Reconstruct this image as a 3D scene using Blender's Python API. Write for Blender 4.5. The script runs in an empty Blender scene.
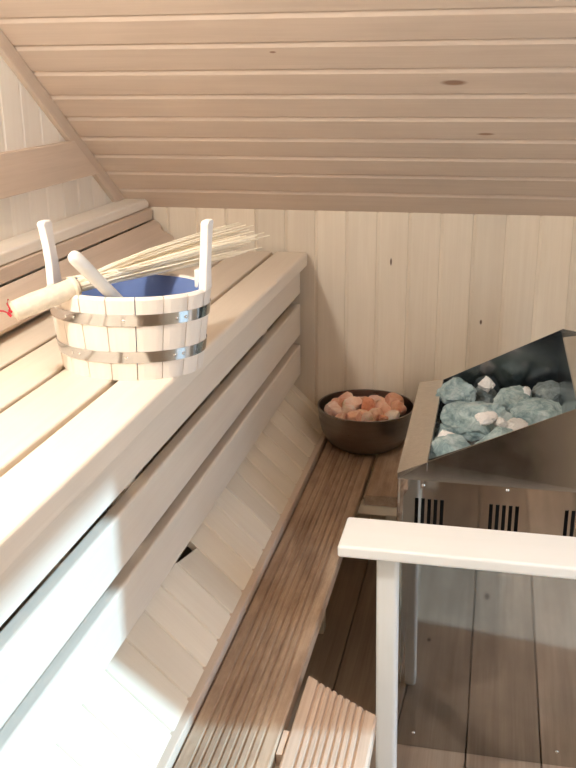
import bpy, bmesh, math, random
from mathutils import Vector, Matrix, noise
random.seed(7)
C = bpy.context.scene.collection
H = 1.38                                   # camera height above the floor; all x,y,z below are relative to the eye
def V(x, y, z): return Vector((x, y, z + H))
def R(a): return math.radians(a)

# ------------------------------------------------------------------ materials
def nt(name):
    m = bpy.data.materials.new(name); m.use_nodes = True
    t = m.node_tree; b = t.nodes['Principled BSDF']
    return m, t, b
def math_node(t, op, a, b=None):
    n = t.nodes.new('ShaderNodeMath'); n.operation = op
    for i, v in enumerate((a, b)):
        if v is None: continue
        if isinstance(v, (int, float)): n.inputs[i].default_value = v
        else: t.links.new(v, n.inputs[i])
    return n.outputs[0]
def mixc(t, fac, a, b, blend='MIX'):
    n = t.nodes.new('ShaderNodeMix'); n.data_type = 'RGBA'; n.blend_type = blend
    for s, v in ((n.inputs[0], fac), (n.inputs[6], a), (n.inputs[7], b)):
        if isinstance(v, (int, float)): s.default_value = v
        elif isinstance(v, tuple): s.default_value = (*v[:3], 1)
        else: t.links.new(v, s)
    return n.outputs[2]
def ramp(t, fac, stops):
    n = t.nodes.new('ShaderNodeValToRGB'); e = n.color_ramp.elements
    while len(e) < len(stops): e.new(.5)
    for k, (p, c) in enumerate(stops):
        e[k].position = p; e[k].color = (*c, 1) if isinstance(c, tuple) else (c, c, c, 1)
    t.links.new(fac, n.inputs[0]); return n.outputs[0]
def noise_node(t, vec, scale, detail=4, rough=.55, dist=0):
    n = t.nodes.new('ShaderNodeTexNoise'); n.inputs['Scale'].default_value = scale
    n.inputs['Detail'].default_value = detail; n.inputs['Roughness'].default_value = rough
    n.inputs['Distortion'].default_value = dist
    t.links.new(vec, n.inputs['Vector']); return n.outputs[0]
def mapping(t, vec, sc, loc=(0,0,0)):
    n = t.nodes.new('ShaderNodeMapping'); n.inputs['Scale'].default_value = sc; n.inputs['Location'].default_value = loc
    t.links.new(vec, n.inputs['Vector']); return n.outputs[0]

def wood(name, light, dark, rough=.55, grain=1.0, knots=(), knot_col=(.10,.055,.03), blotch=.12, spec=.35, wet=0, tintspan=.16):
    """Grain runs along the mesh's own X axis; the 'tint' attribute varies board from board."""
    m, t, b = nt(name)
    tc = t.nodes.new('ShaderNodeTexCoord').outputs['Object']
    at = t.nodes.new('ShaderNodeAttribute'); at.attribute_name = 'tint'
    sep = t.nodes.new('ShaderNodeSeparateColor'); t.links.new(at.outputs['Color'], sep.inputs[0])
    cmb = t.nodes.new('ShaderNodeCombineXYZ')
    t.links.new(math_node(t, 'MULTIPLY', sep.outputs[1], 17), cmb.inputs[0])
    t.links.new(math_node(t, 'MULTIPLY', sep.outputs[2], 9), cmb.inputs[1])
    oi = t.nodes.new('ShaderNodeObjectInfo').outputs['Random']
    t.links.new(math_node(t, 'MULTIPLY', oi, 23), cmb.inputs[2])
    add = t.nodes.new('ShaderNodeVectorMath'); add.operation = 'ADD'
    t.links.new(tc, add.inputs[0]); t.links.new(cmb.outputs[0], add.inputs[1]); v = add.outputs[0]
    g1 = noise_node(t, mapping(t, v, (1.3, 26, 26)), 1.6, 5, .6, .8)
    g2 = noise_node(t, mapping(t, v, (5, 260, 260)), 1.0, 2, .5)
    g3 = noise_node(t, mapping(t, v, (1.0, 1.6, 1.6)), 3.5, 3, .5)
    f = math_node(t, 'ADD', math_node(t, 'MULTIPLY', g1, .7), math_node(t, 'MULTIPLY', g2, .3))
    k = .16 / max(grain, .05)
    col = ramp(t, f, [(.5 - k, dark), (.5 + k, light)])
    # slow blotches and per-board tone
    tone = math_node(t, 'ADD', math_node(t, 'MULTIPLY', sep.outputs[0], tintspan), 1 - tintspan / 2)
    tone = math_node(t, 'ADD', tone, math_node(t, 'MULTIPLY', math_node(t, 'SUBTRACT', g3, .5), blotch * 2))
    n = t.nodes.new('ShaderNodeVectorMath'); n.operation = 'SCALE'
    t.links.new(col, n.inputs[0]); t.links.new(tone, n.inputs['Scale']); col = n.outputs[0]
    if wet:
        w = noise_node(t, mapping(t, tc, (3, 9, 9)), 2.2, 6, .7)
        wf = ramp(t, w, [(.42, 0.), (.62, 1.)])
        col = mixc(t, math_node(t, 'MULTIPLY', wf, wet), col, (.16, .085, .05))
    for (cx, cy, rx, ry) in knots:
        mp = mapping(t, tc, (1 / rx, 1 / ry, 0), (-cx / rx, -cy / ry, 0))
        ln = t.nodes.new('ShaderNodeVectorMath'); ln.operation = 'LENGTH'; t.links.new(mp, ln.inputs[0])
        fac = ramp(t, ln.outputs['Value'], [(.55, 1.), (1., 0.)])
        col = mixc(t, fac, col, knot_col)
    t.links.new(col, b.inputs['Base Color'])
    b.inputs['Roughness'].default_value = rough; b.inputs['Specular IOR Level'].default_value = spec
    bp = t.nodes.new('ShaderNodeBump'); bp.inputs['Strength'].default_value = .12; bp.inputs['Distance'].default_value = .002
    t.links.new(g1, bp.inputs['Height']); t.links.new(bp.outputs[0], b.inputs['Normal'])
    return m

def plain(name, col, rough=.5, metal=0., spec=.5, bump=0, bscale=30, var=0, **kw):
    m, t, b = nt(name)
    b.inputs['Roughness'].default_value = rough; b.inputs['Metallic'].default_value = metal
    b.inputs['Specular IOR Level'].default_value = spec
    tc = t.nodes.new('ShaderNodeTexCoord').outputs['Object']
    n = noise_node(t, tc, bscale, 4)
    c2 = tuple(min(1, c * (1 + var)) for c in col); c1 = tuple(c * (1 - var) for c in col)
    t.links.new(ramp(t, n, [(.35, c1), (.65, c2)]), b.inputs['Base Color'])
    if bump:
        bp = t.nodes.new('ShaderNodeBump'); bp.inputs['Strength'].default_value = bump; bp.inputs['Distance'].default_value = .003
        t.links.new(n, bp.inputs['Height']); t.links.new(bp.outputs[0], b.inputs['Normal'])
    for k, v in kw.items(): b.inputs[k.replace('_', ' ')].default_value = v
    return m

def steel(name, col, r0, r1, scale=9, streak=(1,1,1)):
    m, t, b = nt(name)
    b.inputs['Metallic'].default_value = 1
    tc = t.nodes.new('ShaderNodeTexCoord').outputs['Object']
    n = noise_node(t, mapping(t, tc, streak), scale, 6, .65)
    t.links.new(ramp(t, n, [(.35, r0), (.7, r1)]), b.inputs['Roughness'])
    c2 = tuple(c * .82 for c in col)
    t.links.new(ramp(t, n, [(.3, col), (.75, c2)]), b.inputs['Base Color'])
    return m

LIN = (.80, .63, .46); LIND = (.70, .52, .37)
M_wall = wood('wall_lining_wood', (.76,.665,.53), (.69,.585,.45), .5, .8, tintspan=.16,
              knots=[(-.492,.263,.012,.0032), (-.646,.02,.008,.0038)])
M_side = wood('side_lining_wood', (.88,.835,.75), (.83,.77,.68), .5, .7, tintspan=.14)
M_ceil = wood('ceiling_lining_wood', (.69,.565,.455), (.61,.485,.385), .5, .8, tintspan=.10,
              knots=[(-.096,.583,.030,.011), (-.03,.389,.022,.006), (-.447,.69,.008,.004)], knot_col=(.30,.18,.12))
M_seat = wood('bench_wood', (.82,.735,.62), (.75,.655,.54), .42, .7, tintspan=.12, blotch=.08)
M_back = wood('backrest_wood', (.71,.585,.475), (.62,.50,.395), .5, .8, tintspan=.12)
M_kick = wood('panelling_wood', (.83,.745,.61), (.76,.665,.53), .5, .6, tintspan=.12)
M_deck = wood('worn_deck_wood', (.55,.415,.295), (.33,.22,.145), .45, .8, tintspan=.14, blotch=.3, wet=.45, spec=.5)
M_deckl = wood('deck_wood', (.60,.45,.34), (.46,.33,.24), .5, 1, tintspan=.14, blotch=.2)
M_floor = wood('floor_plank_wood', (.46,.36,.275), (.31,.23,.17), .5, .8, tintspan=.3, blotch=.3,
               knots=[(1.29,.10,.010,.006),(1.05,-.04,.02,.008)], knot_col=(.06,.04,.03))
M_rail = wood('guard_rail_wood', (.95,.95,.92), (.93,.925,.88), .4, .6, tintspan=.06, blotch=.04)
M_pail = wood('pail_wood', (.86,.79,.71), (.80,.72,.63), .5, .7, tintspan=.16, blotch=.08)
M_ear = wood('pail_ear_wood', (.92,.89,.84), (.88,.84,.78), .45, .5, tintspan=.03, blotch=.03)
M_twig = wood('twig_wood', (.90,.83,.68), (.80,.71,.54), .55, 1, tintspan=.3)
M_steel = steel('stove_steel', (.52,.51,.49), .03, .085, 7)
M_plate = steel('brushed_plate_steel', (.74,.69,.63), .28, .38, 20, (1, 14, 14))
M_hood = steel('hood_steel', (.40,.37,.34), .14, .26, 7)
M_inner = steel('hopper_steel', (.40,.43,.46), .10, .32, 6)
M_hoop = steel('hoop_steel', (.66,.67,.68), .10, .2, 12)
M_screw = steel('screw_steel', (.80,.80,.78), .18, .28)
M_bowl = steel('bowl_steel', (.29,.25,.22), .27, .40, 14, (1, 1, 8))
M_dark = plain('vent_dark', (.008,.007,.007), .8)
M_liner = plain('blue_liner', (.15,.215,.43), .22, var=.12, bscale=6)
M_rope = plain('red_string', (.62,.03,.05), .7, var=.2)
M_wrap = plain('wrap_cloth', (.66,.58,.46), .75, bump=.5, bscale=90, var=.08)
M_ladle = plain('ladle_plastic', (.70,.70,.67), .35, var=.04)
M_bulb = plain('lamp_glass', (.9,.9,.9), .4)
bb = M_bulb.node_tree.nodes['Principled BSDF']
bb.inputs['Emission Color'].default_value = (1, .965, .905, 1); bb.inputs['Emission Strength'].default_value = 330
M_lampbase = plain('lamp_base_ceramic', (.75,.73,.70), .3)
M_ground = plain('yard_ground', (.30,.29,.26), .9, bump=.4, bscale=12, var=.2)

def stone_mat(name, c1, c2, c3, rough=.75, scale=35, sss=0, bump=.6):
    m, t, b = nt(name)
    tc = t.nodes.new('ShaderNodeTexCoord').outputs['Object']
    oi = t.nodes.new('ShaderNodeObjectInfo').outputs['Random']
    add = t.nodes.new('ShaderNodeVectorMath'); add.operation = 'ADD'
    cmb = t.nodes.new('ShaderNodeCombineXYZ'); t.links.new(math_node(t, 'MULTIPLY', oi, 40), cmb.inputs[0])
    t.links.new(tc, add.inputs[0]); t.links.new(cmb.outputs[0], add.inputs[1])
    n = noise_node(t, add.outputs[0], scale, 8, .7, .6)
    n2 = noise_node(t, add.outputs[0], scale * .35, 3)
    col = ramp(t, n, [(.32, c1), (.5, c2), (.72, c3)])
    sc = t.nodes.new('ShaderNodeVectorMath'); sc.operation = 'SCALE'; t.links.new(col, sc.inputs[0])
    t.links.new(math_node(t, 'ADD', math_node(t, 'MULTIPLY', n2, .5), .75), sc.inputs['Scale'])
    t.links.new(sc.outputs[0], b.inputs['Base Color'])
    b.inputs['Roughness'].default_value = rough
    if sss:
        b.inputs['Subsurface Weight'].default_value = sss; b.inputs['Subsurface Radius'].default_value = (.02,.008,.004)
        b.inputs['Subsurface Scale'].default_value = .6
    bp = t.nodes.new('ShaderNodeBump'); bp.inputs['Strength'].default_value = bump; bp.inputs['Distance'].default_value = .003
    t.links.new(n, bp.inputs['Height']); t.links.new(bp.outputs[0], b.inputs['Normal'])
    return m
M_stone = stone_mat('green_stone', (.13,.21,.22), (.33,.44,.45), (.64,.73,.73))
M_stoneg = stone_mat('grey_stone', (.10,.125,.13), (.20,.25,.26), (.36,.42,.43))
M_quartz = stone_mat('white_quartz', (.66,.65,.63), (.80,.79,.77), (.92,.91,.89), .6, 30)
M_salt = [stone_mat('salt_orange', (.66,.28,.17), (.82,.46,.32), (.93,.70,.56), .42, 22, .35, .3),
          stone_mat('salt_pink', (.76,.44,.33), (.88,.60,.48), (.96,.82,.72), .42, 22, .35, .3),
          stone_mat('salt_deep', (.52,.18,.10), (.70,.31,.19), (.84,.52,.38), .42, 22, .3, .3),
          stone_mat('salt_white', (.78,.62,.50), (.88,.76,.66), (.94,.88,.80), .45, 22, .3, .3)]

# ------------------------------------------------------------------ object helpers
def tag(o, label=None, cat=None, group=None, kind=None):
    if label: o['label'] = label
    if cat: o['category'] = cat
    if group: o['group'] = group
    if kind: o['kind'] = kind
    return o
def empty(name, loc, label, cat, group=None):
    o = bpy.data.objects.new(name, None); C.objects.link(o); o.location = loc; o.empty_display_size = .05
    return tag(o, label, cat, group)
def link(name, me, mats, parent=None, mw=None, bevel=0, seg=2, smooth=False):
    o = bpy.data.objects.new(name, me); C.objects.link(o)
    for m in (mats if isinstance(mats, (list, tuple)) else [mats]): me.materials.append(m)
    mw = mw or Matrix()
    if parent is not None:
        o.parent = parent
        pw = parent.matrix_basis if parent.parent is None else parent.parent.matrix_basis @ parent.matrix_basis
        o.matrix_basis = pw.inverted() @ mw
    else:
        o.matrix_basis = mw
    if smooth:
        for p in me.polygons: p.use_smooth = True
        me.set_sharp_from_angle(angle=R(45))
    if bevel:
        b = o.modifiers.new('bevel', 'BEVEL'); b.width = bevel; b.segments = seg; b.limit_method = 'ANGLE'; b.angle_limit = R(35)
        b.harden_normals = False
    return o
def frame(o, ex, ez):
    ex = Vector(ex).normalized(); ez = Vector(ez).normalized(); ey = ez.cross(ex).normalized(); ez = ex.cross(ey)
    return Matrix(((ex.x, ey.x, ez.x, o[0]), (ex.y, ey.y, ez.y, o[1]), (ex.z, ey.z, ez.z, o[2]), (0, 0, 0, 1)))
def tintmesh(name, verts, faces, tints=None):
    me = bpy.data.meshes.new(name); me.from_pydata([tuple(v) for v in verts], [], faces); me.update()
    bm = bmesh.new(); bm.from_mesh(me); bmesh.ops.recalc_face_normals(bm, faces=bm.faces); bm.to_mesh(me); bm.free()
    at = me.color_attributes.new('tint', 'FLOAT_COLOR', 'POINT')
    if tints is None:
        c = (random.random(), random.random(), random.random(), 1); tints = [c] * len(verts)
    for i, c in enumerate(tints): at.data[i].color = c
    return me
def extrude(profile, x0, x1):
    """closed (y,z) profile swept along X; x0/x1 numbers or functions of y"""
    f0 = x0 if callable(x0) else (lambda y: x0); f1 = x1 if callable(x1) else (lambda y: x1)
    n = len(profile)
    vs = [(f0(y), y, z) for y, z in profile] + [(f1(y), y, z) for y, z in profile]
    fs = [tuple(range(n)), tuple(range(2 * n - 1, n - 1, -1))]
    fs += [(i, (i + 1) % n, (i + 1) % n + n, i + n) for i in range(n)]
    return vs, fs
def plank(name, origin, ex, ez, L, W, T, mat, parent, bevel=.003, x0=0, skew0=None, skew1=None, seg=2):
    """board: length L from origin along ex, width W centred on origin across, top face at origin, thickness T below"""
    pr = [(-W/2, -T), (W/2, -T), (W/2, 0), (-W/2, 0)]
    vs, fs = extrude(pr, skew0 or x0, skew1 or L)
    return link(name, tintmesh(name, vs, fs), mat, parent, frame(origin, ex, ez), bevel, seg)
def box(name, lo, hi, mat, parent, axis='x', bevel=.003, seg=2):
    """axis-aligned board, grain along axis; corners in eye coordinates"""
    lo = Vector(lo); hi = Vector(hi); c = (lo + hi) / 2; s = hi - lo
    ex = {'x': (1,0,0), 'y': (0,1,0), 'z': (0,0,1)}[axis]
    ez = {'x': (0,0,1), 'y': (0,0,1), 'z': (1,0,0)}[axis]
    L, W, T = {'x': (s.x, s.y, s.z), 'y': (s.y, s.x, s.z), 'z': (s.z, s.y, s.x)}[axis]
    vs, fs = extrude([(-W/2, -T/2), (W/2, -T/2), (W/2, T/2), (-W/2, T/2)], -L/2, L/2)
    return link(name, tintmesh(name, vs, fs), mat, parent, frame(c + Vector((0,0,H)), ex, ez), bevel, seg)
def lining(name, origin, ex, ey, ez, seams, l0, l1, mat, parent=None, t=.014, g=.003, w=.009, cut=None, reveal=.004):
    """tongue and groove boards in one mesh; boards run along ex, seams listed along ey, face towards ez.
    l0/l1 numbers or functions of the seam coordinate; cut skips boards"""
    ex = Vector(ex).normalized(); ey = Vector(ey).normalized(); ez = Vector(ez).normalized()
    VS = []; FS = []; TS = []
    f0 = l0 if callable(l0) else (lambda y: l0); f1 = l1 if callable(l1) else (lambda y: l1)
    for a, b in zip(seams[:-1], seams[1:]):
        pr = [(a, -t), (b, -t), (b, -g), (b - .0015, -g), (b - w, 0), (a + .001, 0), (a, -.001)]
        segs = f1((a + b) / 2) if isinstance(f1((a + b) / 2), list) else [(f0, f1)]
        for s0, s1 in segs:
            vs, fs = extrude(pr, s0, s1)
            n = len(VS); VS += vs; FS += [tuple(i + n for i in f) for f in fs]
            c = (random.random(), random.random(), random.random(), 1); TS += [c] * len(vs)
    m = frame(origin, ex, ez)
    # keep handedness: our ey must equal ez x ex
    assert (ez.cross(ex) - ey).length < 1e-4, name
    return link(name, tintmesh(name, VS, FS, TS), mat, parent, m)
def ngrid(a, b, p): 
    out = [a]
    k = a + p
    while k < b - 1e-6: out.append(k); k += p
    out.append(b); return out
def tube_mesh(name, pts, rad, n=10, caps=True, sx=1, sy=1):
    """round tube along pts with radius (number or list)"""
    pts = [Vector(p) for p in pts]; rs = rad if isinstance(rad, (list, tuple)) else [rad] * len(pts)
    vs = []; fs = []
    for i, p in enumerate(pts):
        d = (pts[min(i + 1, len(pts) - 1)] - pts[max(i - 1, 0)]).normalized()
        u = d.cross(Vector((0, 0, 1))); u = u.normalized() if u.length > 1e-3 else Vector((1, 0, 0)); w = d.cross(u)
        for k in range(n):
            a = 2 * math.pi * k / n; vs.append(p + (u * math.cos(a) * sx + w * math.sin(a) * sy) * rs[i])
    for i in range(len(pts) - 1):
        for k in range(n): fs.append((i*n + k, i*n + (k+1) % n, (i+1)*n + (k+1) % n, (i+1)*n + k))
    if caps: fs += [tuple(range(n)), tuple(range(len(pts)*n - 1, (len(pts)-1)*n - 1, -1))]
    return vs, fs
def tube(name, pts, rad, mat, parent=None, n=10, **k):
    vs, fs = tube_mesh(name, pts, rad, n, **k)
    o0 = Vector(pts[0]); vs = [Vector(v) - o0 for v in vs]
    return link(name, tintmesh(name, vs, fs), mat, parent, Matrix.Translation(o0), smooth=True)
def lathe(name, prof, center, mat, parent=None, n=48, sx=1, sy=1):
    """open profile [(r,z)] turned about z; first/last with r=0 close it"""
    vs = []; fs = []; idx = []
    for r, z in prof:
        if r < 1e-6: idx.append([len(vs)] * n); vs.append((0, 0, z))
        else:
            idx.append(list(range(len(vs), len(vs) + n)))
            vs += [(r * math.cos(2*math.pi*k/n) * sx, r * math.sin(2*math.pi*k/n) * sy, z) for k in range(n)]
    for a, b in zip(idx[:-1], idx[1:]):
        for k in range(n):
            q = [a[k], a[(k+1) % n], b[(k+1) % n], b[k]]; q2 = []
            for i in q:
                if i not in q2: q2.append(i)
            if len(q2) >= 3: fs.append(tuple(q2))
    return link(name, tintmesh(name, vs, fs), mat, parent, Matrix.Translation(center), smooth=True)
def rock_mesh(name, size, seed, planes=14, rough=.03, sub=4):
    rnd = random.Random(seed); bm = bmesh.new(); bmesh.ops.create_icosphere(bm, subdivisions=sub, radius=1)
    pl = []
    for _ in range(planes):
        d = Vector((rnd.gauss(0,1), rnd.gauss(0,1), rnd.gauss(0,1))).normalized(); pl.append((d, rnd.uniform(.62, .92)))
    off = Vector((seed * 3.1, 0, 0))
    for v in bm.verts:
        d = v.co.normalized(); r = 1.15
        for nrm, h in pl:
            c = d.dot(nrm)
            if c > .05: r = min(r, h / c)
        r *= 1 + rough * noise.noise(d * 4 + off) + rough * .6 * noise.noise(d * 11 + off)
        r *= 1.22; v.co = Vector((d.x * r * size[0], d.y * r * size[1], d.z * r * size[2]))
    me = bpy.data.meshes.new(name); bm.to_mesh(me); bm.free()
    return me

# ------------------------------------------------------------------ the room
XL, XR, YB, YF = -1.0, .92, 2.5, -1.1
S = .6858; ZW = -.361                              # slope of the ceiling and height where it meets the back wall
ZF = -H; ZT = .90                                  # floor, flat ceiling
def zc(y): return min(ZT, ZW + S * (YB - y))
YT = YB - (ZT - ZW) / S                            # where the slope turns flat
sec = math.hypot(1, S)

# back wall: boards run up (+z), spaced along x, facing -y.   ez x ex = ey :  (0,-1,0)x(0,0,1) = (-1,0,0)
sx = sorted([-(-.137 + .083 * k) for k in range(-11, 14) if XL < -.137 + .083 * k < XR] + [-XR - .02, -XL + .02])
o = lining('wall_back', V(0, YB, 0), (0,0,1), (-1,0,0), (0,-1,0), sx, ZF, ZW + .012, M_wall); tag(o, kind='structure')
# left wall: boards run up, spaced along y, facing +x : (1,0,0)x(0,0,1) = (0,-1,0)
sy = sorted([-(2.02 + .085 * k) for k in range(-40, 7) if YF < 2.02 + .085 * k < YB] + [-YF + .02, -YB - .02])
o = lining('wall_left', V(XL, 0, 0), (0,0,1), (0,-1,0), (1,0,0), sy, ZF, lambda c: zc(-c) + .018 if not isinstance(c, list) else 0, M_side)
tag(o, kind='structure')
# right wall with a doorway; facing -x : (-1,0,0)x(0,0,1) = (0,1,0)
DY0, DY1, DZ = .90, 1.368, .40
def rw(c):
    top = zc(c) + .018
    if DY0 < c < DY1: return [(DZ, top)]
    return [(ZF, top)]
srw = sorted(set([round(v, 4) for v in ngrid(YF - .02, DY0, .085) + ngrid(DY0, DY1, .085) + ngrid(DY1, YB + .02, .085)]))
o = lining('wall_right', V(XR, 0, 0), (0,0,1), (0,1,0), (-1,0,0), srw, ZF, rw, M_side, t=.05); tag(o, kind='structure')
# front wall behind the viewer, facing +y : (0,1,0)x(0,0,1) = (1,0,0)
o = lining('wall_front', V(0, YF, 0), (0,0,1), (1,0,0), (0,1,0), ngrid(XL - .02, XR + .02, .085), ZF, ZT + .01, M_side); tag(o, kind='structure')
# sloping ceiling: boards run along x, spaced up the slope.  local origin at the top of the back wall
up = Vector((0, -1, S)).normalized(); nin = Vector((0, -S, -1)).normalized()
# ex must satisfy ez x ex = ey=up : use ex = up x ez
exc = up.cross(nin)
# exc points along -x or +x; board coordinates follow it
sg = 1 if exc.x > 0 else -1
seams = [-.02, .107, .200, .285, .368, .456, .544, .633, .722, .810]
L = (YB - YT) * sec
while seams[-1] + .0885 < L: seams.append(seams[-1] + .0885)
seams.append(L + .004)
lo, hi = sorted((sg * (XL - .02), sg * (XR + .02)))
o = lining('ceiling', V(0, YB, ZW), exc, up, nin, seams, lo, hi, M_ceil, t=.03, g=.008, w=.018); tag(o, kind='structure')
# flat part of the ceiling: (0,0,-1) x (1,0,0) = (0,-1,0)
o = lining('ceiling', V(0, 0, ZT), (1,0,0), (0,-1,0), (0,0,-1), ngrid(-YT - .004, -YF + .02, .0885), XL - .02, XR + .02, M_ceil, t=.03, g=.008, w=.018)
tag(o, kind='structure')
# floor planks along y : ez x ex = (0,0,1)x(0,1,0) = (-1,0,0)
fs_ = sorted([-(.005 + .155 * k) for k in range(-8, 8) if XL < .005 + .155 * k < XR] + [-XR - .05, -XL + .02])
o = lining('floor', V(0, 0, ZF), (0,1,0), (-1,0,0), (0,0,1), fs_, YF - .02, YB + .02, M_floor, t=.03, g=.012, w=.004)
tag(o, kind='structure')
M_doordark = plain('added_door_dark', (.035,.026,.020), .12, spec=.5)  # dark finish for the added panel that the stove hood mirrors
dr = box('added_dark_door', (-.40, YF + .002, ZF + .004), (.42, YF + .028, .62), M_doordark, None, 'z', .002); tag(dr, kind='structure')  # added out of view so the steel hood reflects something dark
box('handle', (.33, YF + .0285, -.45), (.36, YF + .06, -.20), M_side, dr, 'z', .004)  # grip on the added dark panel
# trims: along the left wall under the slope, around the doorway
def slope_pt(x, y, dz=0): return V(x, y, zc(y) + dz)
d = Vector((0, -1, S)).normalized()
n_in = Vector((0, -S, -1)).normalized()
pr = [(-.036, -.001), (0, -.001), (0, .014), (-.036, .014)]
m = frame(slope_pt(XL, YB, 0), d, (1,0,0))
vs, fs = extrude([(y, z) for y, z in pr], .02, (YB - YT) * sec)
# ey = ez x ex = (1,0,0) x d ; make sure the strip hangs below the ceiling
ey = Vector((1,0,0)).cross(d)
if ey.dot(n_in) > 0: vs = [(a, -b, c) for a, b, c in vs]
o = link('trim_1', tintmesh('trim_1', vs, fs), M_back, None, m, .003); tag(o, kind='structure')
box('trim_2', (XR - .012, DY0 - .05, ZF), (XR - .001, DY0, DZ + .05), M_side, None, 'z'); tag(bpy.data.objects['trim_2'], kind='structure')
box('trim_3', (XR - .012, DY1, ZF), (XR - .001, DY1 + .05, DZ + .05), M_side, None, 'z'); tag(bpy.data.objects['trim_3'], kind='structure')
box('trim_4', (XR - .012, DY0, DZ), (XR - .001, DY1, DZ + .05), M_side, None, 'y'); tag(bpy.data.objects['trim_4'], kind='structure')
g = box('ground', (XR + .045, -4, ZF - .03), (XR + 8, 5, ZF - .012), M_ground, None, 'x', 0); tag(g, kind='structure')

# ------------------------------------------------------------------ bench
B0, B1 = -.75, 2.484
bench = empty('sauna_bench', V(-.75, .9, ZF), 'long pale slatted wooden sauna bench along the left wall, under the bucket', 'bench')
ZS = -.47
for i, (a, b) in enumerate([(-.573,-.486), (-.683,-.5825), (-.7835,-.692), (-.885,-.793), (-.985,-.894)]):
    box('slat', (a, B0, ZS - (.038 if i == 0 else .028)), (b, B1 - (.004 if i else 0), ZS), M_seat, bench, 'y', .006 if i == 0 else .004, 3)
for i, (z0, z1) in enumerate([(-.584,-.511), (-.700,-.612), (-.815,-.727)]):
    box('front_board', (-.530, B0, z0), (-.505, B1 - .003, z1), M_seat, bench, 'y', .005, 3)
for y in (-.55, .35, 1.25, 2.15):
    box('leg', (-.70, y, ZF), (-.655, y + .045, ZS - .078), M_seat, bench, 'z')
    box('leg', (-.97, y, ZF), (-.925, y + .045, ZS - .078), M_seat, bench, 'z')
    box('crossbeam', (-.985, y, ZS - .078), (-.56, y + .045, ZS - .032), M_seat, bench, 'x')
    box('front_batten', (-.556, y, -.815), (-.5305, y + .045, ZS - .04), M_seat, bench, 'z')

# inclined panelling under the bench: boards run down the slope
pt = Vector((-.412, 0, -.957)); sdir = Vector((1, 0, -.94)).normalized(); pn = Vector((.94, 0, 1)).normalized()
eyp = pn.cross(sdir)                                # spacing axis, along +y or -y
sgn = 1 if eyp.y > 0 else -1
kp = empty('inclined_panelling', V(-.42, .9, ZF), 'pale boarded panelling sloping from under the bench front down to the brown deck', 'panelling')
top = V(-.60, 0, -.957 + .94 * .188)
Lp = .188 * math.hypot(1, .94) - .010
ys = ngrid(-.75, 2.49, .083)
ys = [1.538 + .083 * k for k in range(-27, 12)]; ys = [y for y in ys if y < 2.48] + [2.497]
ssm = sorted(sgn * y for y in ys)
def p0(c):
    y = sgn * c
    return .102 if 1.455 < y < 1.538 else 0.0
VS=[];FSS=[];TS=[]
for a, b in zip(ssm[:-1], ssm[1:]):
    st = p0((a+b)/2)
    pr = [(a, -.014), (b, -.014), (b, -.003), (b - .006, -.003), (b - .009, 0), (a + .002, 0), (a, -.002)]
    sk = (lambda y, a=a, st=st: st + (y - a) * .20) if st else 0.0
    vs, fs = extrude(pr, sk, Lp); n = len(VS); VS += vs; FSS += [tuple(i+n for i in f) for f in fs]
    c = (random.random(), random.random(), random.random(), 1); TS += [c] * len(vs)
link('panel_boards', tintmesh('panel_boards', VS, FSS, TS), M_kick, kp, frame(top, sdir, pn))
box('bottom_lath', (-.432, -.75, -.975), (-.412, 2.48, -.944), M_back, kp, 'y', .002)
box('upper_batten', (-.64, -.75, ZF), (-.612, 2.48, -.80), M_kick, kp, 'y', .002)
box('lower_batten', (-.47, -.75, ZF), (-.445, 2.48, -.975), M_kick, kp, 'y', .002)

# ------------------------------------------------------------------ backrest along the left wall
br = empty('backrest', V(-.95, .9, ZS), 'reddish-brown wooden backrest with a level top ledge and a tilted board, behind the bench seat', 'backrest')
box('ledge_board', (-.999, B0, -.360), (-.928, 2.484, -.335), M_side, br, 'y', .004, 3)
box('lower_strip', (-.944, B0, -.392), (-.920, 2.484, -.3615), M_back, br, 'y', .002)
tdir = Vector((.72, 0, -.69)).normalized(); tn = Vector((.69, 0, .72))
ctr = (Vector((-.9135, 0, -.392)) + Vector((-.857, 0, -.4475))) / 2
# ragged sawn end: a mesh with a stepped far edge
W = .079
edge = [(-W/2, 2.480), (-W/2 + .012, 2.492), (-W/2 + .024, 2.488), (-W/2 + .032, 2.472), (-W/2 + .042, 2.470), (-W/2 + .048, 2.482), (W/2 - .012, 2.494), (W/2, 2.488)]
vs = []; fs = []
fy = frame(V(ctr.x, 0, ctr.z), (0, 1, 0), tn); # ey = tn x y
eyv = Vector(tn).normalized().cross(Vector((0,1,0))); s_ = 1 if eyv.dot(tdir) > 0 else -1
for z in (0, -.018):
    vs += [(B0, s_ * w, z) for w, _ in edge] + [(y, s_ * w, z) for w, y in edge]
n = len(edge)
for i in range(n - 1):
    fs.append((i, i+1, n+i+1, n+i)); fs.append((2*n+i, 3*n+i, 3*n+i+1, 2*n+i+1))
    fs.append((n+i, n+i+1, 3*n+i+1, 3*n+i)); fs.append((i, 2*n+i, 2*n+i+1, i+1))
fs.append((0, n, 3*n, 2*n)); fs.append((n-1, 2*n-1+n*2, 0, 0)) if False else fs.append((n-1, 3*n-1, 4*n-1, 2*n-1))
link('tilted_board', tintmesh('tilted_board', vs, fs), M_back, br, fy, .0025)
for y in (-.5, .5, 1.5, 2.3):
    box('bracket', (-.998, y, -.468), (-.948, y + .04, -.362), M_back, br, 'z')

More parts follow.
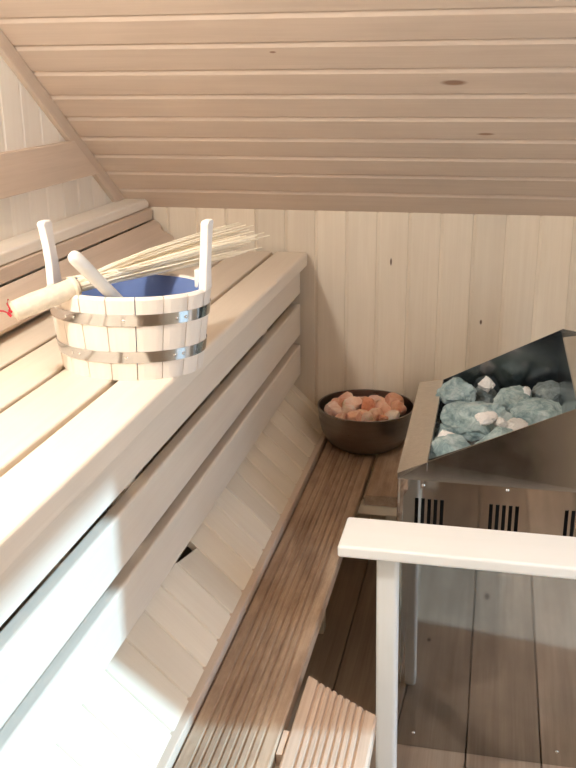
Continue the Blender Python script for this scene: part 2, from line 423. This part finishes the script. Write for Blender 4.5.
# head rail board on the left wall, sawn to the slope at its far end
wb = empty('wall_board', V(-.99, .9, -.205), 'single wide horizontal board fixed on the left wall above the backrest ledge', 'board')
Wb = .089
pr = [(-Wb/2, -.001), (Wb/2, -.001), (Wb/2, .020), (-Wb/2, .020)]
m = frame(V(XL, 0, -.2045), (0,1,0), (1,0,0)); ey = Vector((1,0,0)).cross(Vector((0,1,0)))   # = +z
def endy(w): return YB - (-.2045 + w - ZW) / S - .052
vs, fs = extrude(pr, B0, endy)
link('board', tintmesh('board', vs, fs), M_back, wb, m, .003)

# ------------------------------------------------------------------ deck (foot platform)
ZD = -.96
deck = empty('foot_platform', V(-.3, .9, ZF), 'worn brown grooved wooden foot platform between the bench and the stove', 'platform')
def grooved(W, T, n, g=.0045, dp=.0045, edge=.010):
    p = [(-W/2, -T), (W/2, -T), (W/2, -.003), (W/2 - .003, 0)]
    pitch = (W - 2 * edge) / n
    for k in range(n - 1, 0, -1):
        c = -W/2 + edge + pitch * k
        p += [(c + g/2 + .0012, 0), (c + g/2 - .0006, -dp), (c - g/2 + .0006, -dp), (c - g/2 - .0012, 0)]
    p += [(-W/2 + .003, 0), (-W/2, -.003)]
    return p
def deck_board(x0, x1, y0, y1, n, mat, name='deck_board', **k):
    W = x1 - x0
    m = frame(V((x0 + x1) / 2, 0, ZD), (0,1,0), (0,0,1))     # ey = z x y = -x
    vs, fs = extrude(grooved(W, .026, n, **k), y0, y1)
    return link(name, tintmesh(name, vs, fs), mat, deck, m)
deck_board(-.409, -.272, -.75, 2.484, 9, M_deck, g=.0036, dp=.003)
deck_board(-.2625, -.172, 2.04, 2.484, 6, M_deck, g=.001, dp=.0004)
xm = (-.259 - .134) / 2
deck_board(-.259, -.134, -.75, lambda yl: 1.323 - (xm - yl + .259) * .66, 9, M_deckl, g=.004, dp=.004)
for y in (2.043, 1.14, .3, -.6):
    x1 = -.176 if y > 2 else -.138
    box('crossbeam', (-.405, y, ZD - .053), (x1, y + .034, ZD - .0265), M_kick, deck, 'x')
    box('leg', (-.404, y + .0345, ZF), (-.366, y + .072, ZD - .0265), M_kick, deck, 'z')
    box('leg', (x1 - .04, y + .0345, ZF), (x1 - .002, y + .072, ZD - .0265), M_kick, deck, 'z')
box('spacer', (-.2705, 1.13, ZD - .026), (-.2605, 1.185, ZD - .004), M_deckl, deck, 'y', .001)

# ------------------------------------------------------------------ guard rail in front of the stove
gr = empty('guard_rail', V(.17, 1.47, ZF), 'white-looking pale wooden guard rail on posts standing before the steel stove', 'railing')
box('top_rail', (-.2275, 1.42, -.789), (.62, 1.535, -.767), M_rail, gr, 'x', .005, 4)
for x in (-.165, .545):
    po = box('post', (x, 1.452, ZF), (x + .037, 1.490, -.789), M_rail, gr, 'z', .006, 3)
    for v in po.data.vertices:                      # the posts stand a touch out of plumb
        if v.co.x < 0: v.co.z += .010

# ------------------------------------------------------------------ stove
st = empty('sauna_stove', V(.03, 1.95, ZF), 'polished stainless steel sauna stove with slanted open top full of stones', 'stove')
Y0, Y1 = 1.70, 2.22
XA, XB, XP, XE = -.155, -.100, .170, .236       # left edge, plate inner edge, apex, right edge
def ztop(x): return -.746 + (x - XA) * .478
zb = ZF + .001
T = .004
def prism(name, poly, y0, y1, mat, parent, bevel=0):
    """(x,z) polygon with thickness along y"""
    n = len(poly); vs = [(x, y0, z + H) for x, z in poly] + [(x, y1, z + H) for x, z in poly]
    fs = [tuple(range(n)), tuple(range(2*n-1, n-1, -1))] + [(i, i+n, (i+1) % n + n, (i+1) % n) for i in range(n)]
    return link(name, tintmesh(name, vs, fs), mat, parent, Matrix(), bevel)
# front panel with real vent openings, built as a grid of pieces in one mesh
slots = []
for gx in (-.092, .050, .190):
    for k in range(5):
        cx = gx + (k - 2) * .0122
        if cx < XE - .012: slots.append(cx)
sw = .0068; sz0, sz1 = -.862, -.797
def front_panel():
    bm = bmesh.new(); xs = [XA + .012]
    for c in slots: xs += [c - sw/2, c + sw/2]
    xs.append(XE - .002); zs = [zb, sz0, sz1, -.752]
    grid = {}
    def vert(x, z):
        k = (round(x, 5), round(z, 5))
        if k not in grid: grid[k] = bm.verts.new((x, Y0, z + H))
        return grid[k]
    for i in range(len(xs) - 1):
        for j in range(3):
            if j == 1 and i % 2 == 1: continue
            bm.faces.new([vert(xs[i], zs[j]), vert(xs[i+1], zs[j]), vert(xs[i+1], zs[j+1]), vert(xs[i], zs[j+1])])
    # rounded left corner turning back
    for (xa, ya, xb, yb) in [(XA + .012, Y0, XA + .006, Y0 + .002), (XA + .006, Y0 + .002, XA + .002, Y0 + .006), (XA + .002, Y0 + .006, XA, Y0 + .012), (XA, Y0 + .012, XA, Y1)]:
        bm.faces.new([bm.verts.new((xa, ya, zb + H)), bm.verts.new((xb, yb, zb + H)), bm.verts.new((xb, yb, -.752 + H)), bm.verts.new((xa, ya, -.752 + H))])
    # right side
    bm.faces.new([bm.verts.new((XE - .002, Y0, zb + H)), bm.verts.new((XE - .002, Y1, zb + H)), bm.verts.new((XE - .002, Y1, -.752 + H)), bm.verts.new((XE - .002, Y0, -.752 + H))])
    bmesh.ops.remove_doubles(bm, verts=bm.verts, dist=1e-5)
    me = bpy.data.meshes.new('front_panel'); bmesh.ops.recalc_face_normals(bm, faces=bm.faces); bm.to_mesh(me); bm.free()
    o = link('casing', me, M_steel, st)
    s = o.modifiers.new('thickness', 'SOLIDIFY'); s.thickness = .0015; s.offset = 0
front_panel()
prism('back_panel', [(XA + .002, zb), (XE - .002, zb), (XE - .002, ztop(XP) - .001), (XP, ztop(XP) + .010), (XB, ztop(XB) - .002), (XA + .002, ztop(XA) + .012)], Y1 - .003, Y1, M_inner, st)
def lean(x, z, off=0):                              # the hood leans back from the seam
    y = Y0 + max(0, z + .75) * .22; k = y / Y0
    return Vector((x * k, y + off, z * k + H))
hp_ = [(XA, -.758), (XE, -.758), (XE, ztop(XP)), (XP, ztop(XP)), (XB, ztop(XB)), (XA, ztop(XA))]
vs = [tuple(lean(x, z, -.0035)) for x, z in hp_] + [tuple(lean(x, z, -.001)) for x, z in hp_]; n = len(hp_)
fs = []
for base in (0, n): fs += [tuple(base + i for i in q) for q in ((0, 5, 4), (0, 4, 1), (1, 4, 3), (1, 3, 2))]
fs += [(i, i+n, (i+1) % n + n, (i+1) % n) for i in range(n)]
link('front_hood', tintmesh('front_hood', vs, fs), M_hood, st)
# side plate (brushed) on the left edge, warped slightly to the back corners
P = [lean(XA, ztop(XA), -.0037) + Vector((-.001, 0, .0008)), lean(XB, ztop(XB), -.0037) + Vector((0, 0, .0008)), V(XB, Y1, ztop(XB) - .001), V(XA - .001, Y1, ztop(XA) + .014)]
vs = [tuple(p) for p in P] + [tuple(p - Vector((0, 0, .0015))) for p in P]
link('edge_plate', tintmesh('edge_plate', vs, [(0,1,2,3), (7,6,5,4), (0,4,5,1), (1,5,6,2), (2,6,7,3), (3,7,4,0)]), M_plate, st)
prism('hopper_wall', [(XB, -.85), (XB + .002, -.85), (XB + .002, ztop(XB) - .002), (XB, ztop(XB) - .002)], Y0, Y1 - .003, M_inner, st)
prism('hopper_wall', [(XP - .002, -.85), (XP, -.85), (XP, ztop(XP) - .001), (XP - .002, ztop(XP) - .001)], Y0 + .040, Y1 - .003, M_inner, st)
prism('right_cap', [(XP, ztop(XP) - .002), (XE - .001, ztop(XP) - .002), (XE - .001, ztop(XP)), (XP, ztop(XP))], Y0 + .04, Y1 - .003, M_steel, st)
prism('hopper_wall', [(XB + .002, -.793), (XP - .002, -.793), (XP - .002, ztop(XP) - .022), (XB + .002, ztop(XB) - .012)], Y0 + .040, Y0 + .042, M_inner, st)
prism('stone_tray', [(XB + .002, -.80), (XP - .002, -.80), (XP - .002, -.794), (XB + .002, -.794)], Y0 + .004, Y1 - .004, M_inner, st)
prism('vent_shade_slab', [(XA + .01, -.90), (XE - .01, -.90), (XE - .01, -.803), (XA + .01, -.803)], Y0 + .02, Y0 + .03, M_dark, st)  # near-black slab behind the slots, stands in for the shade inside the vents
for x, z in ((-.105, -.770), (.054, -.766), (-.105, -1.345), (.19, -1.345)):
    o = lathe('screw', [(0, .0024), (.0022, .0022), (.004, .0008), (.0042, 0), (0, 0)], V(0, 0, 0), M_screw, None, 14)
    o.parent = st; o.matrix_basis = Matrix.Translation(-st.location) @ (Matrix.Translation(V(x, Y0 - .0008, z)) @ Matrix.Rotation(R(90), 4, 'X'))

# stones in the hopper  (x, y, z, sx, sy, sz, rotz, kind, label)
ST = [
 (-.060,2.125,-.735,.040,.034,.026, .3,'g','long green-grey stone at the back left of the stove, beside the steel plate'),
 (-.012,1.998,-.744,.054,.056,.026, .6,'g','largest flat blue-green stone in the middle of the stove heap'),
 ( .064,2.118,-.740,.038,.032,.027,1.1,'g','blue-green stone right of the rear white lump in the stove'),
 ( .118,2.034,-.747,.045,.040,.026, .1,'g','wide blue-green stone at the right of the stove heap, above the front rim'),
 (-.082,1.925,-.768,.014,.036,.022, .1,'g','narrow green stone squeezed along the left edge plate of the stove'),
 (-.044,1.800,-.756,.046,.038,.026,-.3,'g','pale green stone in the lower left corner of the stove opening'),
 ( .034,1.862,-.752,.042,.034,.025, .8,'g','green stone at the front rim, right of the lower left corner stone'),
 ( .138,2.150,-.735,.034,.034,.024, .5,'d','dark grey stone at the right, against the rear steel panel of the stove'),
 ( .010,2.185,-.760,.032,.026,.024, .9,'d','dark grey stone sunk behind the rear white lump in the stove'),
 ( .118,1.930,-.762,.044,.040,.024,1.3,'d','grey stone low behind the right part of the stove hood'),
 ( .100,1.800,-.765,.044,.044,.022, .4,'d','grey stone just inside the front right of the stove hood'),
]
TL = {(-.012, 1.998): .36, (.118, 2.034): .25, (-.044, 1.800): .25, (.064, 2.118): .2, (-.060, 2.125): .2}   # how far each slab tips towards the front
for x, y, z, a, b_, c_, rz, k, lab in ST:
    me = rock_mesh('stove_stone', (a * 1.02, b_ * 1.0, c_ * 1.0), int(abs(x * 1000)) + int(y * 100), 10, .10)
    o = link('stove_stone', me, M_stone if k == 'g' else M_stoneg, None, Matrix.Translation(V(x, y, z + .011)) @ Matrix.Rotation(TL.get((x, y), .12), 4, 'X') @ Matrix.Rotation(rz, 4, 'Z'))
    tag(o, lab, 'stone', 'stones heaped in the stove hopper')
QT = [
 ( .004,2.150,-.706,.019,.016,.015,'white lump at the back of the stove stones, between two green stones'),
 ( .004,1.925,-.704,.023,.017,.011,'white lump lying on the front of the largest green stove stone'),
 ( .036,1.925,-.712,.017,.013,.009,'small flat white piece just right of the lump on the largest stone'),
 (-.072,1.838,-.722,.017,.015,.015,'white lump at the lower left of the stove, beside the edge plate'),
 ( .064,1.935,-.722,.026,.017,.011,'long white piece by the front rim, right of the largest green stone'),
 ( .094,2.120,-.713,.011,.009,.013,'small pointed white piece standing at the right before the rear steel panel'),
]
for i, (x, y, z, a, b_, c_, lab) in enumerate(QT):
    o = link('quartz_lump', rock_mesh('quartz_lump', (a, b_, c_), 300 + i, 16, .12), M_quartz, None, Matrix.Translation(V(x, y, z)) @ Matrix.Rotation(i, 4, 'Z'))
    tag(o, lab, 'stone', 'white lumps among the stove stones')

# ------------------------------------------------------------------ steel bowl and salt
bc = V(-.303, 2.350, ZD)
bowl = lathe('steel_bowl', [(0, .001), (.058, .001), (.080, .005), (.102, .021), (.117, .049), (.1245, .082), (.1262, .108), (.1285, .1125), (.1285, .1145), (.1245, .1145),
                      (.1235, .108), (.1222, .082), (.1147, .050), (.100, .024), (.079, .008), (.058, .005), (0, .005)], bc, M_bowl, None, 72)
tag(bowl, 'round dark brushed-steel bowl heaped with orange salt, standing on the deck by the back wall', 'bowl')
rows = [ # name, y, z, r, xs offsets, mats
 ('front', -.074, .097, .018, (-.056,-.020,.016,.051), (1,0,1,2)),
 ('second', -.045, .106, .0195, (-.078,-.040,-.002,.036,.074), (1,1,0,1,3)),
 ('third', -.006, .112, .021, (-.074,-.034,.006,.045,.082), (0,1,2,1,0)),
 ('back', .038, .110, .0215, (-.062,-.020,.024,.066), (1,2,1,0)),
]
ordn = ['leftmost', 'second', 'third', 'fourth', 'fifth']
tone = {0: 'orange', 1: 'pale pink', 2: 'deep orange', 3: 'whitish'}
for nm, dy, dz, r, xs, ms in rows:
    for i, (dx, mi) in enumerate(zip(xs, ms)):
        r_ = r * random.uniform(.80, .98); j = random.uniform(-.004, .004)
        me = rock_mesh('salt_chunk', (r_ * 1.12, r_, r_ * .98), 500 + i * 7 + int(dz * 1000), 9, .08, 3)
        o = link('salt_chunk', me, M_salt[mi], None, Matrix.Translation(bc + Vector((dx, dy + j, dz + j))) @ Matrix.Rotation(random.uniform(0, 3), 4, 'Z') @ Matrix.Rotation(random.uniform(-.4, .4), 4, 'X'))
        which = 'leftmost' if i == 0 else 'rightmost' if i == len(xs) - 1 else ordn[i] + ' from the left'
        tag(o, f'{tone[mi]} salt chunk, {which} in the {nm} row of the steel bowl', 'salt chunk', 'salt chunks in the steel bowl')
for i in range(9):
    a = i * 2 * math.pi / 8; q = .052 if i < 8 else 0
    me = rock_mesh('salt_chunk', (.025, .023, .024), 700 + i, 11, .05, 3)
    o = link('salt_chunk', me, M_salt[i % 3], None, Matrix.Translation(bc + Vector((q * math.cos(a), q * math.sin(a) * 1.0, .062 if i < 8 else .05))))
    tag(o, 'orange salt chunk almost buried under the top chunks of the steel bowl', 'salt chunk', 'buried salt chunks in the steel bowl')

# ------------------------------------------------------------------ wooden pail
pc = V(-.580, 1.438, ZS)
Hh = .136; N = 18
RX0, RY0, RX1, RY1 = .119, .093, .1385, .103
pail = empty('wooden_pail', pc, 'oval pale wooden sauna bucket with two steel hoops and blue liner, standing on the bench', 'bucket')
def ring(a, h, off=0):
    f = h / Hh; rx = RX0 + (RX1 - RX0) * f - off; ry = RY0 + (RY1 - RY0) * f - off
    return Vector((rx * math.cos(a), ry * math.sin(a), h))
ear_k = (0, N // 2)
for k in range(N):
    a0 = 2 * math.pi * (k - .5) / N + .006; a1 = 2 * math.pi * (k + .5) / N - .006
    hs = [0, .04, .09, Hh - .004, Hh]
    vs = []; fs = []; m_ = 4
    for h in hs:
        e = .0035 if h in (Hh,) else 0
        for off in (0 + e, .013 - e):
            for i in range(m_ + 1):
                a = a0 + (a1 - a0) * i / m_
                edge = .0012 if (i in (0, m_) and off < .005) else 0
                vs.append(ring(a, h, off + edge))
    w = 2 * (m_ + 1)
    for j in range(len(hs) - 1):
        for i in range(m_):
            fs.append((j*w + i, j*w + i + 1, (j+1)*w + i + 1, (j+1)*w + i))
            fs.append((j*w + m_+1 + i, (j+1)*w + m_+1 + i, (j+1)*w + m_+2 + i, j*w + m_+2 + i))
        fs.append((j*w, (j+1)*w, (j+1)*w + m_+1, j*w + m_+1)); fs.append((j*w + m_, j*w + w - 1, (j+1)*w + w - 1, (j+1)*w + m_))
    t_ = (len(hs) - 1) * w
    for i in range(m_):
        fs.append((i, m_+1+i, m_+2+i, i+1)); fs.append((t_+i, t_+i+1, t_+m_+2+i, t_+m_+1+i))
    # grain upright: mesh X must be up, so store rotated coordinates
    rot = Matrix.Rotation(R(-90), 4, 'Y'); inv = rot.inverted()
    vs = [inv @ v for v in vs]
    o = link('stave', tintmesh('stave', vs, fs), M_pail, pail, Matrix.Translation(pc) @ rot)
# ears: tall flared staves at both ends
for side in (1, -1):
    prof = [(.0, .0165, .0), (.035, .0135, .001), (.07, .0125, .0035), (.100, .0145, .006), (.112, .016, .007)]
    vs = []; fs = []
    for h, hw, lean in prof:
        z = Hh - .004 + h * (1 if side > 0 else .93); xc = side * (RX1 - .001 + lean * (1 if side > 0 else 1.3))
        for dx in (0, -side * .013):
            for s2 in (-1, -.6, .6, 1):
                vs.append(Vector((xc + dx, s2 * hw, z - (.004 if abs(s2) == 1 and h > .1 else 0))))
    for j in range(len(prof) - 1):
        for i in range(3):
            fs.append((j*8+i, j*8+i+1, (j+1)*8+i+1, (j+1)*8+i)); fs.append((j*8+4+i, (j+1)*8+4+i, (j+1)*8+5+i, j*8+5+i))
        fs.append((j*8, (j+1)*8, (j+1)*8+4, j*8+4)); fs.append((j*8+3, j*8+7, (j+1)*8+7, (j+1)*8+3))
    e = (len(prof) - 1) * 8
    for i in range(3): fs.append((e+i, e+i+1, e+5+i, e+4+i)); fs.append((i, 4+i, 5+i, i+1))
    vs = [inv @ v for v in vs]
    link('ear', tintmesh('ear', vs, fs), M_ear, pail, Matrix.Translation(pc) @ rot, .002)
def oval_band(name, h0, h1, out, th, mat, n=96, parent=pail):
    vs = []; fs = []
    for h in (h0, h1):
        for off in (-out, -out + th):
            for k in range(n): vs.append(ring(2 * math.pi * k / n, h, off))
    for k in range(n):
        q = (k + 1) % n
        fs += [(k, q, 2*n + q, 2*n + k), (n + k, 3*n + k, 3*n + q, n + q), (k, n + k, n + q, q), (2*n + k, 2*n + q, 3*n + q, 3*n + k)]
    return link(name, tintmesh(name, vs, fs), mat, parent, Matrix.Translation(pc), smooth=True)
for h in (.030, .091):
    b_ = oval_band('hoop', h, h + .0185, .0016, .0014, M_hoop)
    for adeg in (-124, -116, -40, -32, -78):
        v = ring(R(adeg), h + .009, -.0014); nrm = Vector((math.cos(R(adeg)), math.sin(R(adeg)), 0))
        o = lathe('rivet', [(0, .0016), (.0018, .0013), (.003, 0), (0, 0)], V(0, 0, 0), M_screw, None, 12)
        o.parent = b_; o.matrix_basis = Matrix.Translation(v) @ nrm.to_track_quat('Z', 'Y').to_matrix().to_4x4()
# blue liner
vs = []; fs = []; n = 72
lv = [(Hh - .004, .0135), (Hh - .002, .0150), (Hh - .03, .0165), (.03, .0175), (.018, .022), (.015, .035)]
for h, off in lv:
    for k in range(n): vs.append(ring(2 * math.pi * k / n, h, off))
for j in range(len(lv) - 1):
    for k in range(n): q = (k+1) % n; fs.append((j*n + k, j*n + q, (j+1)*n + q, (j+1)*n + k))
fs.append(tuple(range((len(lv)-1)*n, len(lv)*n)))
link('liner', tintmesh('liner', vs, fs), M_liner, pail, Matrix.Translation(pc), smooth=True)
box('bottom', (pc.x - .10, pc.y - .03, ZS + .006), (pc.x + .10, pc.y + .03, ZS + .013), M_pail, pail, 'x', .001)
box('bracket', (pc.x + .098, pc.y + .045, ZS + Hh - .012), (pc.x + .112, pc.y + .066, ZS + Hh + .018), M_ear, pail, 'z', .002)

# ------------------------------------------------------------------ ladle leaning in the pail
A = V(-.6122, 1.300, -.2595); Bq = V(-.5765, 1.370, -.341); Cq = V(-.550, 1.428, -.408)
ladle = empty('ladle', Cq, 'pale ladle with a round-ended white handle leaning out over the front rim of the bucket', 'ladle')
dd = (A - Bq).normalized()
pts = [A + dd * .0, A - dd * .003, A - dd * .009] + [A.lerp(Bq, f) for f in (.3, .6, 1)] + [Cq]
tube('handle', pts, [.004, .0085, .0110, .0112, .0105, .0100, .009], M_ladle, ladle, 20)
lathe('scoop', [(0, -.018), (.018, -.015), (.027, -.005), (.030, .008), (.0285, .008), (.025, -.004), (.016, -.013), (0, -.0155)], Cq + Vector((.028, .008, -.018)), M_ladle, ladle, 32)

# ------------------------------------------------------------------ twig whisk lying across the pail
P0 = V(-.7123, 1.290, -.3505); P1 = V(-.6335, 1.365, -.3225); P2 = V(-.4405, 1.70, -.2930)
wk = empty('twig_whisk', P1, 'whisk of long thin pale twigs with a wrapped handle, laid across the bucket rim', 'whisk')
ax = (P1 - P0).normalized()
hp = [P0, P0 + ax * .004, P0.lerp(P1, .3), P0.lerp(P1, .7), P1 - ax*.004, P1]
tube('handle_wrap', hp, [.010, .0155, .0170, .0160, .0155, .011], M_wrap, wk, 24)
tube('binding', [P1 - ax * .012, P1 - ax * .008], [.0168, .0168], M_twig, wk, 24)
ax2 = (P2 - P1).normalized(); u = ax2.cross(Vector((0,0,1))).normalized(); w_ = ax2.cross(u)
rr = random.Random(5)
for i in range(64):
    a = rr.uniform(0, 2 * math.pi); q = math.sqrt(rr.random())
    s0 = P1 - ax * .01 + (u * math.cos(a) + w_ * math.sin(a)) * q * .008
    ln = rr.uniform(.80, 1.04)
    e = P1 + (P2 - P1) * ln + (u * math.cos(a) * .040 + w_ * math.sin(a) * .030) * q + Vector((0, 0, rr.uniform(-.003, .004)))
    mid = s0.lerp(e, .5) + (u * math.cos(a) + w_ * math.sin(a)) * q * .003 + Vector((0, 0, .004))
    m1 = s0.lerp(mid, .5) + Vector((0,0,.002)); m2 = mid.lerp(e, .5) + Vector((0,0,.001))
    tube('twig', [s0, m1, mid, m2, e], [.0019, .0018, .0016, .0014, .0009], M_twig, wk, 6)
for s0, e in ((V(-.664, 1.385, -.3165), V(-.56, 1.43, -.302)), (V(-.640, 1.375, -.312), V(-.55, 1.45, -.304))):
    tube('twig', [s0, s0.lerp(e, .5), e], [.0016, .0015, .001], M_twig, wk, 6)
tube('string', [P0 + Vector((-.020, -.012, .004)), P0 + Vector((-.010, -.008, .003)), P0 + Vector((0, -.004, -.002)), P0 + Vector((-.001, -.004, .006)), P0 + Vector((-.004, -.005, .014)), P0 + Vector((-.002, -.004, .021))],
     .0013, M_rope, wk, 8)
tag(tube('string', [P0 + Vector((.001, -.005, -.006)), P0 + Vector((-.003, -.006, -.001)), P0 + Vector((-.001, -.007, .004)), P0 + Vector((.002, -.004, .001))], .0022, M_rope, wk, 8), 'red string knot')

# ------------------------------------------------------------------ lamp on the left wall behind the viewer
lp = V(-.81, .72, .34)
lamp = empty('wall_lamp', V(XL, .72, .34), 'small round frosted lamp on a white base high on the left wall', 'lamp')
o = lathe('base', [(0, 0), (.055, 0), (.055, .03), (.02, .05), (.02, .125), (.03, .14), (0, .14)], V(0, 0, 0), M_lampbase, None, 32)
o.parent = lamp; o.matrix_basis = Matrix.Rotation(R(90), 4, 'Y')
vs = []
prof = [(0, -.055)] + [(.055 * math.sin(R(a)), -.055 * math.cos(R(a))) for a in range(15, 180, 15)] + [(0, .055)]
lathe('globe', prof, lp, M_bulb, lamp, 32)

# daylight
sun = bpy.data.lights.new('sun', 'SUN'); sun.energy = 5.2; sun.angle = R(1.4); sun.color = (.46, .76, 1.0)
so = bpy.data.objects.new('sun', sun); C.objects.link(so); so.location = (4, 1, 4)
dirv = Vector((-1, -.15, -math.tan(R(33)))); so.rotation_euler = dirv.to_track_quat('-Z', 'Y').to_euler()
w = bpy.data.worlds.new('sky'); bpy.context.scene.world = w; w.use_nodes = True
bg = w.node_tree.nodes['Background']; bg.inputs[0].default_value = (.62, .78, 1, 1); bg.inputs[1].default_value = 5

# ------------------------------------------------------------------ camera
cam = bpy.data.cameras.new('camera'); co = bpy.data.objects.new('camera', cam); C.objects.link(co)
cam.sensor_fit = 'HORIZONTAL'; cam.sensor_width = 36; cam.lens = 950 / 576 * 36; cam.clip_start = .01
M = [[0.9775046148670147, 0.21075286909607194, -0.008243547868687454], [0.05893600661185972, -0.31046474141483055, -0.9487561285508881], [-0.20251240712197413, 0.9269276522501615, -0.31590164997300574]]
r, dn, fw = [Vector(v) for v in M]
co.matrix_world = Matrix(((r.x, -dn.x, -fw.x, 0), (r.y, -dn.y, -fw.y, 0), (r.z, -dn.z, -fw.z, H), (0, 0, 0, 1)))
sc = bpy.context.scene; sc.camera = co
sc.view_settings.view_transform = 'Standard'; sc.view_settings.look = 'None'; sc.view_settings.gamma = 1
sc.view_settings.use_curve_mapping = False; sc.view_settings.exposure = .06
sc.cycles.max_bounces = 12; sc.cycles.diffuse_bounces = 8; sc.cycles.glossy_bounces = 6
sc.cycles.use_denoising = True; sc.cycles.sample_clamp_indirect = 8
